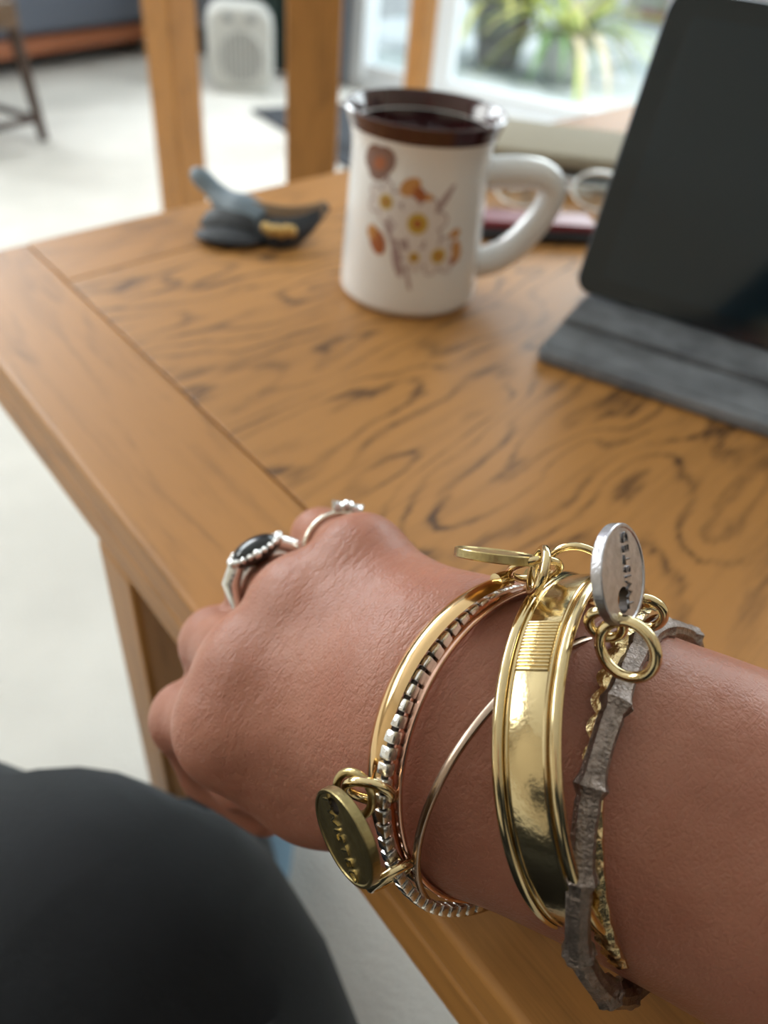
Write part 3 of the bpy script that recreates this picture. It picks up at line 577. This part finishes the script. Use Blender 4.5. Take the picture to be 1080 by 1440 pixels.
for x, z, rx, rz, ro, mi in ((.000, .0525, .0040, .0026, .6, 4), (.0035, .0500, .0030, .0020, -.6, 3), (.007, .0490, .0014, .0012, 0, 4), (-.0105, .0265, .0030, .0046, .4, 3), (-.0130, .0300, .0022, .0026, 0, 4), (.0190, .0330, .0022, .0016, .4, 4), (.0205, .0250, .0020, .0040, .2, 4), (.0192, .0205, .0026, .0014, .4, 3)): blot(x, z, rx, rz, ro, mi, .00035)
fl.build('floral_print', FM, mug, smooth='all')

# ------------------------------------------------------------------ tablet in a grey folio
tb0 = onz(805, 407, TT + .010); tb1 = onz(1080, 494, TT + .010); tx = nrm(tb1 - tb0); tbk = np.array([-tx[1], tx[0], 0]); al = D2R(74); tu = tbk * math.cos(al) + np.array([0, 0, math.sin(al)]); tn = np.cross(tx, tu); TW, TH = .203, .139
tab = empty('tablet', tb0, 'black tablet leaning in a grey folio stand beside the mug', 'tablet')
def rslab(name, o0, ex, ey, en, w_, h_, d_, rc_, m, par, bev=.0012):
    bm = bmesh.new(); lp = []
    for cx, cy, a0 in ((w_ - rc_, rc_, -90), (w_ - rc_, h_ - rc_, 0), (rc_, h_ - rc_, 90), (rc_, rc_, 180)):
        for i in range(7): a = D2R(a0 + 15 * i); lp.append((cx + rc_ * math.cos(a), cy + rc_ * math.sin(a)))
    V = []; n = len(lp)
    for z, ins in ((-d_, bev), (-d_ + bev, 0), (-bev, 0), (0, bev)):
        for x, y in lp:
            k = np.array([x - w_ / 2, y - h_ / 2]); k = k * (1 - ins / np.linalg.norm(k)); V.append(o0 + ex * (k[0] + w_ / 2) + ey * (k[1] + h_ / 2) + en * z)
    f = grid_faces(4, n, False, True) + [list(range(n))[::-1], [3 * n + i for i in range(n)]]; bm.free(); return mk(name, V, f, m, par, smooth=bev > .0005)
rslab('tablet_body', tb0, tx, tu, tn, TW, TH, .0075, .009, mat('tablet_edge', (.10, .12, .15), .35, .3), tab)
GLS = mat('black_screen', (.008, .018, .026), .07, 0, .55)
rslab('bezel', tb0 + tn * .0004 + tx * .0008 + tu * .0008, tx, tu, tn, TW - .0016, TH - .0016, .0006, .008, mat('bezel_glass', (.009, .016, .021), .09, 0, .5), tab, .0002)
rslab('screen', tb0 + tn * .0006 + tx * .013 + tu * .010, tx, tu, tn, TW - .026, TH - .020, .0003, .001, GLS, tab, .0001)
FELT = mat('grey_felt', (.235, .25, .275), .92, 0, .15, bump=.5, bscale=700, noise=.45, nscale=45, bdist=.0012)
fo = onz(750, 507, TT); f1 = onz(1080, 617, TT); fx = nrm(f1 - fo); fb = np.array([-fx[1], fx[0], 0])
depthf = (tb0 - fo) @ fb
rslab('folio_base', fo + np.array([0, 0, .0062]), fx, fb, np.array([0, 0, 1.0]), TW + .012, depthf + .075, .0060, .006, FELT, tab)
rslab('folio_flap', fo + fb * (depthf * .50) + np.array([0, 0, .0095]) + fx * .001, fx, fb, np.array([0, 0, 1.0]), TW + .010, depthf * .46, .0034, .003, FELT, tab)
mk('seam', *tube([fo + fx * .004 + fb * .006 + np.array([0, 0, .0064]), fo + fx * (TW + .006) + fb * .006 + np.array([0, 0, .0064])], .0005, 6), FELT, tab)
bkb = tb0 - fx * .004 + tbk * .085; bkb[2] = TT + .006; lean = (tb0 + tu * .125 - tn * .009) - bkb; ll = np.linalg.norm(lean - fx * (lean @ fx)); lu = nrm(lean - fx * (lean @ fx))
rslab('folio_back', bkb, fx, lu, np.cross(fx, lu), TW + .01, ll, .003, .004, FELT, tab)

# ------------------------------------------------------------------ small bird figurine
def BP(px, py, d): return P(px, py, d)
bird = empty('bird_figurine', onz(345, 352, TT), 'small dark carved bird with a raised grey head and ribbed gold-brown tail', 'figurine')
BD = mat('bird_black', (.012, .015, .020), .6, bump=.3, bscale=200); BG = mat('bird_grey', (.14, .19, .235), .5, bump=.2, bscale=200); BB = mat('bird_bronze', (.20, .13, .075), .45, .3, bump=.3, bscale=300); BGD = mat('bird_gold', (.55, .36, .12), .35, .6)
q = [BP(272, 243, .467), BP(283, 250, .466), BP(302, 268, .464), BP(320, 287, .462), BP(345, 302, .458), BP(375, 318, .452)]
mk('head_and_neck', *tube(spline(q, 24), spline([[x, 0, 0] for x in (.0035, .0058, .0058, .0085, .0115, .010)], 24)[:, 0], 20), BG, bird, smooth='all')
q = [BP(283, 322, .468), BP(300, 320, .467), BP(330, 320, .463), BP(358, 324, .459), BP(385, 328, .456), BP(405, 326, .454)]
mk('body', *tube(spline(q, 28), spline([[x, 0, 0] for x in (.004, .0105, .0140, .0150, .0130, .007)], 28)[:, 0], 24), BD, bird, smooth='all')
ft = onz(300, 336, TT); V, f = ball(ft + np.array([.010, -.003, .0035]), (.020, .012, .0035), nu=24, nv=8); mk('base', V, f, BD, bird)
for i in range(12):                                 # ribbed tail: feathers rise from the keel to a long curved edge
    s = i / 11; e = BP(334 + 123 * s, 283 + 14 * math.sin(s * 3.0) + 4 * s, .456 - .006 * s); k_ = BP(372 + 34 * s, 350 + 9 * math.sin(s * 3.1), .4515); m_ = (k_ + e) / 2 + nrm(CAM - e) * .0075 * (.4 + math.sin(s * 3.0))
    f_ = mk('tail_feather', *tube(spline([k_, m_, e], 14), spline([[x, 0, 0] for x in (.0022, .0044, .0036)], 14)[:, 0], 10), BD, bird, smooth='all')
    if 3 <= i <= 8: mk('gold_spot', *ball(m_ + nrm(CAM - m_) * .0034 + np.array([0, 0, .001 * (1 + i % 2)]), (.0032, .0026, .0036)), BGD, f_)
for k in range(4):
    mk('wing_rib', *tube(spline([BP(336 + 2 * k, 281 + 5 * k, .452), BP(375, 291 + 5 * k, .447), BP(415, 295 + 5 * k, .445), BP(457, 287 + 5 * k, .447)], 16), spline([[x, 0, 0] for x in (.0018, .0022, .0021, .0016)], 16)[:, 0], 8), BB, bird, smooth='all')

# ------------------------------------------------------------------ things behind the mug
bz = onz(785, 232, TT); pch = empty('soft_case', bz, 'rounded beige cloth case with a dark zipped base behind the mug', 'case')
BEI = mat('beige_cloth', (.33, .29, .215), .85, bump=.3, bscale=400, bdist=.002); NAVY = mat('dark_navy_cloth', (.03, .04, .055), .8)
fx2 = nrm(np.r_[(onz(850, 276, TT) - onz(710, 258, TT))[:2], 0]); fr2 = np.stack([fx2, np.array([-fx2[1], fx2[0], 0]), [0, 0, 1.0]]); cc = (onz(850, 276, TT) + onz(710, 258, TT)) / 2 + fr2[1] * .055 + fx2 * .01
mk('case_base', *box(cc + np.array([0, 0, .006]), (.095, .05, .006), fr2, .005, 3), NAVY, pch)
V, f = box((0, 0, 0), (.094, .049, .0055), bev=.005, seg=4); V[:, 2] += np.where(V[:, 2] > 0, .003 * (1 - (V[:, 0] / .094) ** 2), 0); mk('case_top', V @ fr2 + cc + np.array([0, 0, .0172]), f, BEI, pch, smooth='all')
mk('zip', *tube([cc + fr2[0] * .092 * a + fr2[1] * .0505 * b + np.array([0, 0, .0115]) for a, b in ((-1, -1), (1, -1))], .0016, 8), DARKM, pch)
# red and black glasses case with spectacles on it
pa = onz(688, 343, TT); pb_ = onz(828, 350, TT); px_ = nrm(pb_ - pa); fr3 = np.stack([px_, np.array([-px_[1], px_[0], 0]), [0, 0, 1.0]]); pc = (pa + pb_) / 2 + fr3[1] * .018; plen = np.linalg.norm(pb_ - pa) / 2 + .006
note = empty('pen_case', pc, 'slim dark red and black case lying between the mug handle and tablet', 'case')
mk('case_shell', *box(pc + np.array([0, 0, .0035]), (plen, .014, .0035), fr3, .003, 3), mat('black_leather', (.018, .018, .022), .4), note)
mk('case_lid', *box(pc + np.array([0, 0, .0090]) + fr3[1] * .0015, (plen, .0125, .0025), fr3, .002, 3), mat('dark_red_leather', (.20, .022, .03), .35), note)
gc0 = np.append(onz(792, 300, TT)[:2], TT) + fr3[1] * .012
gls = empty('spectacles', gc0 + np.array([0, 0, 0]), 'folded steel-rimmed spectacles behind the dark red case', 'spectacles')
LENS = GLASS
for s_ in (-1, 1):
    c = gc0 + px_ * s_ * .028 + np.array([0, 0, .012]); n3 = nrm(-fr3[1] + np.array([0, 0, 1.2])); f3 = np.stack([px_, np.cross(n3, px_), n3])
    th = np.linspace(0, 2 * np.pi, 40, endpoint=False); lp = np.array([c + f3[0] * .021 * np.cos(t) + f3[1] * .015 * np.sin(t) for t in th])
    mk('rim', *tube(lp, .0013, 8, True), SILVER, gls); mk('lens', np.vstack([lp + n3 * .0005, lp - n3 * .0005]), [list(range(40)), list(range(40, 80))[::-1]] + grid_faces(2, 40, False, True), LENS, gls, smooth=False)
    h0 = c + px_ * s_ * .022; mk('temple', *tube(spline([h0, h0 + fr3[1] * .006, h0 + fr3[1] * .022 - px_ * s_ * .04 + np.array([0, 0, -.004]), h0 + fr3[1] * .026 - px_ * s_ * .08 + np.array([0, 0, -.010])], 16), .0013, 8), SILVER, gls)
mk('bridge', *tube(spline([gc0 + px_ * -.008 + np.array([0, 0, .017]), gc0 + np.array([0, 0, .020]), gc0 + px_ * .008 + np.array([0, 0, .017])], 10), .0012, 8), SILVER, gls)

# ------------------------------------------------------------------ dining table: only its oak legs are in view
LG = {}
dt = empty('dining_table', onz(440, 240, 0) * 0 + P(440, 200, .85) * [1, 1, 0], 'tall oak dining table seen as square legs behind the coffee table', 'table')
def tleg(px, py, d, w_, rot, name='leg'):
    c = P(px, py, d); c[2] = 0; a = D2R(rot); fr_ = np.array([[math.cos(a), math.sin(a), 0], [-math.sin(a), math.cos(a), 0], [0, 0, 1]])
    mk(name, *box(c + np.array([0, 0, .355]), (w_ / 2, w_ / 2, .355), fr_, .003), OAK_LEG, dt); return c
q2 = tleg(441, 120, .86, .058, 6); q1 = tleg(248, 140, 1.15, .054, -32); q3 = tleg(592, 60, 1.7, .045, -38); q4 = q1 + q3 - q2
mk('leg', *box(q4 + np.array([0, 0, .355]), (.027, .027, .355), I3, .003), OAK_LEG, dt)
ctr = (q1 + q2 + q3 + q4) / 4; top = [ctr + (q - ctr) * 1.18 for q in (q2, q3, q4, q1)]
mk('table_top', [t + np.array([0, 0, z]) for z in (.71, .74) for t in top], [[3, 2, 1, 0], [4, 5, 6, 7], [0, 1, 5, 4], [1, 2, 6, 5], [2, 3, 7, 6], [3, 0, 4, 7]], OAK_V, dt, smooth=False)

# ------------------------------------------------------------------ far side of the room
sofa = empty('sofa', RM(-2.85, 1.2, 0), 'long grey upholstered sofa with a polished wood rail along the far wall', 'sofa')
GREY = mat('grey_upholstery', (.125, .14, .175), .9, bump=.3, bscale=120); RAIL = mat('polished_rail', (.33, .11, .045), .35); BLK = mat('sofa_foot_black', (.025, .027, .032), .9)  # BLK is the plain near-black of the sofa feet
def sp(name, b0, b1, a0, a1, z0, z1, m, bev=.01): return slab(name, b0, b1, a0, a1, z0, z1, m, sofa, bev)
sp('wood_rail', -2.36, -2.30, .7, 2.60, .055, .100, RAIL, .006); sp('seat_base', -3.3, -2.38, .7, 2.60, .06, .30, GREY, .01); sp('front_panel', -2.39, -2.32, .72, 2.58, .104, .40, GREY, .02)
for a0, a1 in ((.72, 1.64), (1.66, 2.58)): sp('seat_cushion', -3.1, -2.30, a0, a1, .40, .54, GREY, .04); sp('back_cushion', -3.3, -3.08, a0, a1, .40, .9, GREY, .04)
for a0 in (.74, 2.50): 
    for b_ in (-2.46, -3.26): sp('foot', b_, b_ + .05, a0, a0 + .05, 0, .06, BLK, .004)
# stool
st = onz(20, 190, 0); stool = empty('stool', st, 'small dark wooden stool with a worn brown seat on the pale carpet', 'stool')
DW = mat('dark_wood', (.055, .028, .016), .45); SW = mat('brown_seat', (.17, .095, .045), .3, noise=.4, nscale=20)
lA = onz(62, 197, 0) - EA * .24; lB = lA - EB * .30; lC = lA + EA * .24; lD = lB + EA * .24; zt = .25
for l in (lA, lB, lC, lD):
    mid_ = (lA + lB + lC + lD) / 4; mk('leg', *tube([l, l + (mid_ - l) * .12 + np.array([0, 0, zt])], [.012, .016], 10), DW, stool)
for a, b in ((lA, lB), (lA, lC), (lB, lD), (lC, lD)): mk('stretcher', *tube([a + (mid_ - a) * .03 + np.array([0, 0, .05]), b + (mid_ - b) * .03 + np.array([0, 0, .05])], .009, 8), DW, stool)
mk('seat', *box(mid_ + np.array([0, 0, zt + .030]), (.150, .120, .035), np.stack([EB, EA, [0, 0, 1.0]]), .015, 3), SW, stool)
# fan heater
hc = onz(340, 126, 0); heat = empty('fan_heater', hc, 'off-white upright fan heater with a round slatted grille on the carpet', 'heater')
HW = mat('off_white_plastic', (.60, .60, .57), .45); HG = mat('grey_grille', (.34, .345, .34), .5)
vf = nrm(np.r_[(CAM - hc)[:2], 0]); hs = np.array([-vf[1], vf[0], 0]); up = np.array([0, 0, 1.0])
rslab('housing', hc - hs * .105 + vf * .06 + up * .004, hs, up, vf, .21, .245, .11, .055, HW, heat, .015)
mk('grille_ring', *torus(hc + vf * .062 + up * .105, vf, .074, .005, 48, 8), HW, heat)
mk('grille_back', *lathe([(.001, 0), (.072, 0), (.072, .002), (.001, .002)], hc + vf * .0595 + up * .105, frame(vf), 40), HG, heat)
for i in range(9):
    x = -.06 + .015 * i; h_ = math.sqrt(.072 ** 2 - x * x); mk('grille_slat', *box(hc + vf * .0645 + up * .105 + hs * x, (.0030, .003, h_), np.stack([hs, vf, up])), HW, heat)
for x in (-.035, .035): mk('control_knob', *lathe([(.016, 0), (.014, .012), (.001, .0125)], hc + vf * .060 + up * .213 + hs * x, frame(vf), 20), HG, heat)
mk('foot_plate', *box(hc + up * .006, (.085, .07, .006), np.stack([hs, vf, up]), .003), HW, heat)
# mat, curtain
mc0 = onz(354, 158, 0); md1 = nrm(onz(402, 187, 0) - mc0); md2 = np.array([-md1[1], md1[0], 0]); 
tag(mk('door_mat', *box(mc0 + md1 * .30 + md2 * .22 + up * .006, (.30, .22, .006), np.stack([md1, md2, up]), .004), mat('dark_mat', (.045, .05, .06), .95, bump=.4, bscale=300)), 'dark charcoal doormat on the carpet beside the garden door', 'mat')
def curtain(b0, b1, n, m, name, label):
    V = []; nn = 60
    for z in (.03, CEIL - .1):
        for s_ in (0, 1):
            for i in range(nn): t = i / (nn - 1); V.append(RM(b0 + (b1 - b0) * t, A_WIN - .09 + .03 * math.sin(t * n * 2 * math.pi) - .004 * s_, z))
    f = []
    for i in range(nn - 1): f += [[i, i + 1, 2 * nn + i + 1, 2 * nn + i], [nn + i + 1, nn + i, 3 * nn + i, 3 * nn + i + 1], [i, nn + i, nn + i + 1, i + 1], [2 * nn + i, 2 * nn + i + 1, 3 * nn + i + 1, 3 * nn + i]]
    f += [[0, 2 * nn, 3 * nn, nn], [nn - 1, 2 * nn - 1, 4 * nn - 1, 3 * nn - 1]]
    return tag(mk(name, V, f, m), label, 'curtain')
curtain(-1.92, -1.72, 3, mat('green_curtain', (.045, .075, .07), .9), 'curtain', 'dark green curtain hanging behind the fan heater')
curtain(-1.66, -1.53, 2, mat('blue_curtain', (.10, .13, .17), .9), 'curtain', 'slate blue curtain gathered against the white door frame')

# ------------------------------------------------------------------ patio
PZ = -.05
PAVE = mat('pale_stone', (.62, .66, .66), .8, noise=.15, nscale=8, bump=.2, bscale=60); PAVE2 = mat('wet_stone', (.42, .49, .48), .5, noise=.2, nscale=6)
pat = slab('patio', -4.5, 7.5, A_WIN + .13, 9.5, -.2, PZ - .03, mat('joint_sand', (.33, .34, .33), .9))
pv = [None, None]
for i in range(11):
    for j in range(7):
        k = 1 if (i * 3 + j * 5) % 4 == 0 else 0; b_, a_ = -2.2 + .46 * i, A_WIN + .40 + .46 * j; pos = RM(b_, a_, PZ - .02)
        if pv[k] is None: pv[k] = mk('paver', *box(ORG['patio'] * 0, (.222, .222, .02), np.stack([EB, EA, [0, 0, 1.0]]), .005, 1), PAVE2 if k else PAVE, pat); pv[k].data.transform(Matrix.Translation(Vector(ORG['patio']))); ob = pv[k]
        else: ob = pv[k].copy(); S.collection.objects.link(ob); ob.parent = pat
        ob.location = Vector(pos - ORG['patio']) + Vector((0, 0, random.uniform(-.003, .003)))
LEAFS = [mat('lime_leaf', (.42, .52, .06), .5), mat('yellow_leaf', (.62, .60, .16), .5), mat('green_leaf', (.13, .26, .07), .5), mat('dry_leaf', (.60, .50, .33), .7)]
def leaf(c, az, ln, rise, droop, wd):
    d = np.array([math.cos(az), math.sin(az), 0]); s_ = np.array([-d[1], d[0], 0]); V = []; n = 9
    for i in range(n):
        t = i / (n - 1); p = c + d * ln * t + up * (rise * t - droop * t * t * 1.0); ww = wd * math.sin(math.pi * (.12 + .88 * t) ** .8) + .001
        V += [p - s_ * ww, p + up * -.004, p + s_ * ww]
    return V, grid_faces(n, 3, False, False)
def pot_plant(base, name, label, prad, ph, pm, nleaf, ln, mats, seed, group=None, dry=0):
    rnd = random.Random(seed); o = empty(name, base, label, 'plant', group)
    mk('pot', *lathe([(prad * .7, 0), (prad, ph * .92), (prad * 1.06, ph * .92), (prad * 1.06, ph), (prad * .92, ph), (prad * .88, ph * .85)], base, n=28), pm, o)
    for i in range(nleaf):
        az = rnd.uniform(0, 6.28); l_ = ln * rnd.uniform(.6, 1.1)
        mk('leaf', *leaf(base + up * ph * .9 + np.array([rnd.uniform(-1, 1), rnd.uniform(-1, 1), 0]) * prad * .4, az, l_, l_ * rnd.uniform(.6, 1.4), l_ * rnd.uniform(.6, 1.3), .016), mats[rnd.choice([0, 0, 1, 2] if i >= dry else [3])], o)
    return o
pb1 = onz(697, 92, PZ); pb2 = onz(785, 116, PZ)
pot_plant(pb1, 'potted_plant', 'lime green strappy plant in a dark pot on the patio', .13, .24, mat('dark_pot', (.05, .06, .065), .5), 64, .50, LEAFS, 4)
pot_plant(pb2, 'potted_plant', 'yellow-green plant with dry trailing stems in a pale grey pot outside', .11, .17, mat('grey_pot', (.42, .44, .42), .7), 56, .46, LEAFS, 9, dry=10)
# low garden steps and wall beyond
for i, (a0, z0) in enumerate(((A_WIN + 2.2, .10), (A_WIN + 2.7, .22))): slab('garden_step', -.6 + .2 * i, 5.5, a0, a0 + .55, PZ - .03, PZ + z0, PAVE2 if i == 0 else PAVE, bev=.01)
gw = empty('garden_wall', RM(1.0, A_WIN + 3.6, PZ), kind='structure'); BR = [mat('red_brick', (.25, .11, .085), .85, noise=.3, nscale=30), mat('grey_brick', (.30, .28, .26), .85)]
slab('mortar_core', -1.5, 6.5, A_WIN + 3.6, A_WIN + 3.7, PZ - .03, 1.2, mat('mortar', (.40, .39, .37), .9), gw)
bk = [None, None]
for r_ in range(6):
    for i in range(24):
        k = random.random() < .3; p = RM(-1.3 + .235 * i + .117 * (r_ % 2), A_WIN + 3.59, PZ + .04 + .075 * r_)
        if bk[k] is None: bk[k] = mk('brick', *box(ORG[gw.name], (.109, .02, .0325), np.stack([EB, EA, [0, 0, 1.0]]), .004, 1), BR[k], gw); ob = bk[k]
        else: ob = bk[k].copy(); S.collection.objects.link(ob); ob.parent = gw
        ob.location = Vector(p - ORG[gw.name])
# shrubs before the wall
for i, (b_, a_, h_) in enumerate(((1.0, 5.0, .5), (0.62, 3.75, .26), (2.4, 5.1, .6), (0.1, 5.6, .5))):
    rnd = random.Random(40 + i); base = RM(b_, a_, PZ - .03); base[2] = PZ - .03 if a_ < A_WIN + 2.2 else PZ + .1
    o = empty('shrub', base, ['round leafy green shrub behind the strappy pot plants', 'low green shrub to the right of the pale grey pot', 'taller dark green shrub near the brick wall', 'bushy green shrub before the brick wall behind the dark pot'][i], 'plant')
    mk('stem', *tube([base, base + up * h_ * .6], [.02, .01], 8), DW, o); mb = MB()
    for _ in range(260):
        d = nrm([rnd.gauss(0, 1), rnd.gauss(0, 1), rnd.gauss(0, 1)]); p = base + up * h_ * .6 + d * h_ * .45 * rnd.uniform(.5, 1); t_ = nrm(np.cross(d, [rnd.random(), rnd.random(), .3])); s_ = np.cross(t_, d); l_ = .05
        mb.add(([p - s_ * .015, p + t_ * l_ * .5 + d * .004, p + s_ * .015, p - t_ * l_ * .5 + d * .004], [[0, 1, 2, 3]]), 0 if rnd.random() < .7 else 1)
    tag(mb.build('foliage', [LEAFS[2], LEAFS[0]], o, smooth=False), kind='stuff')
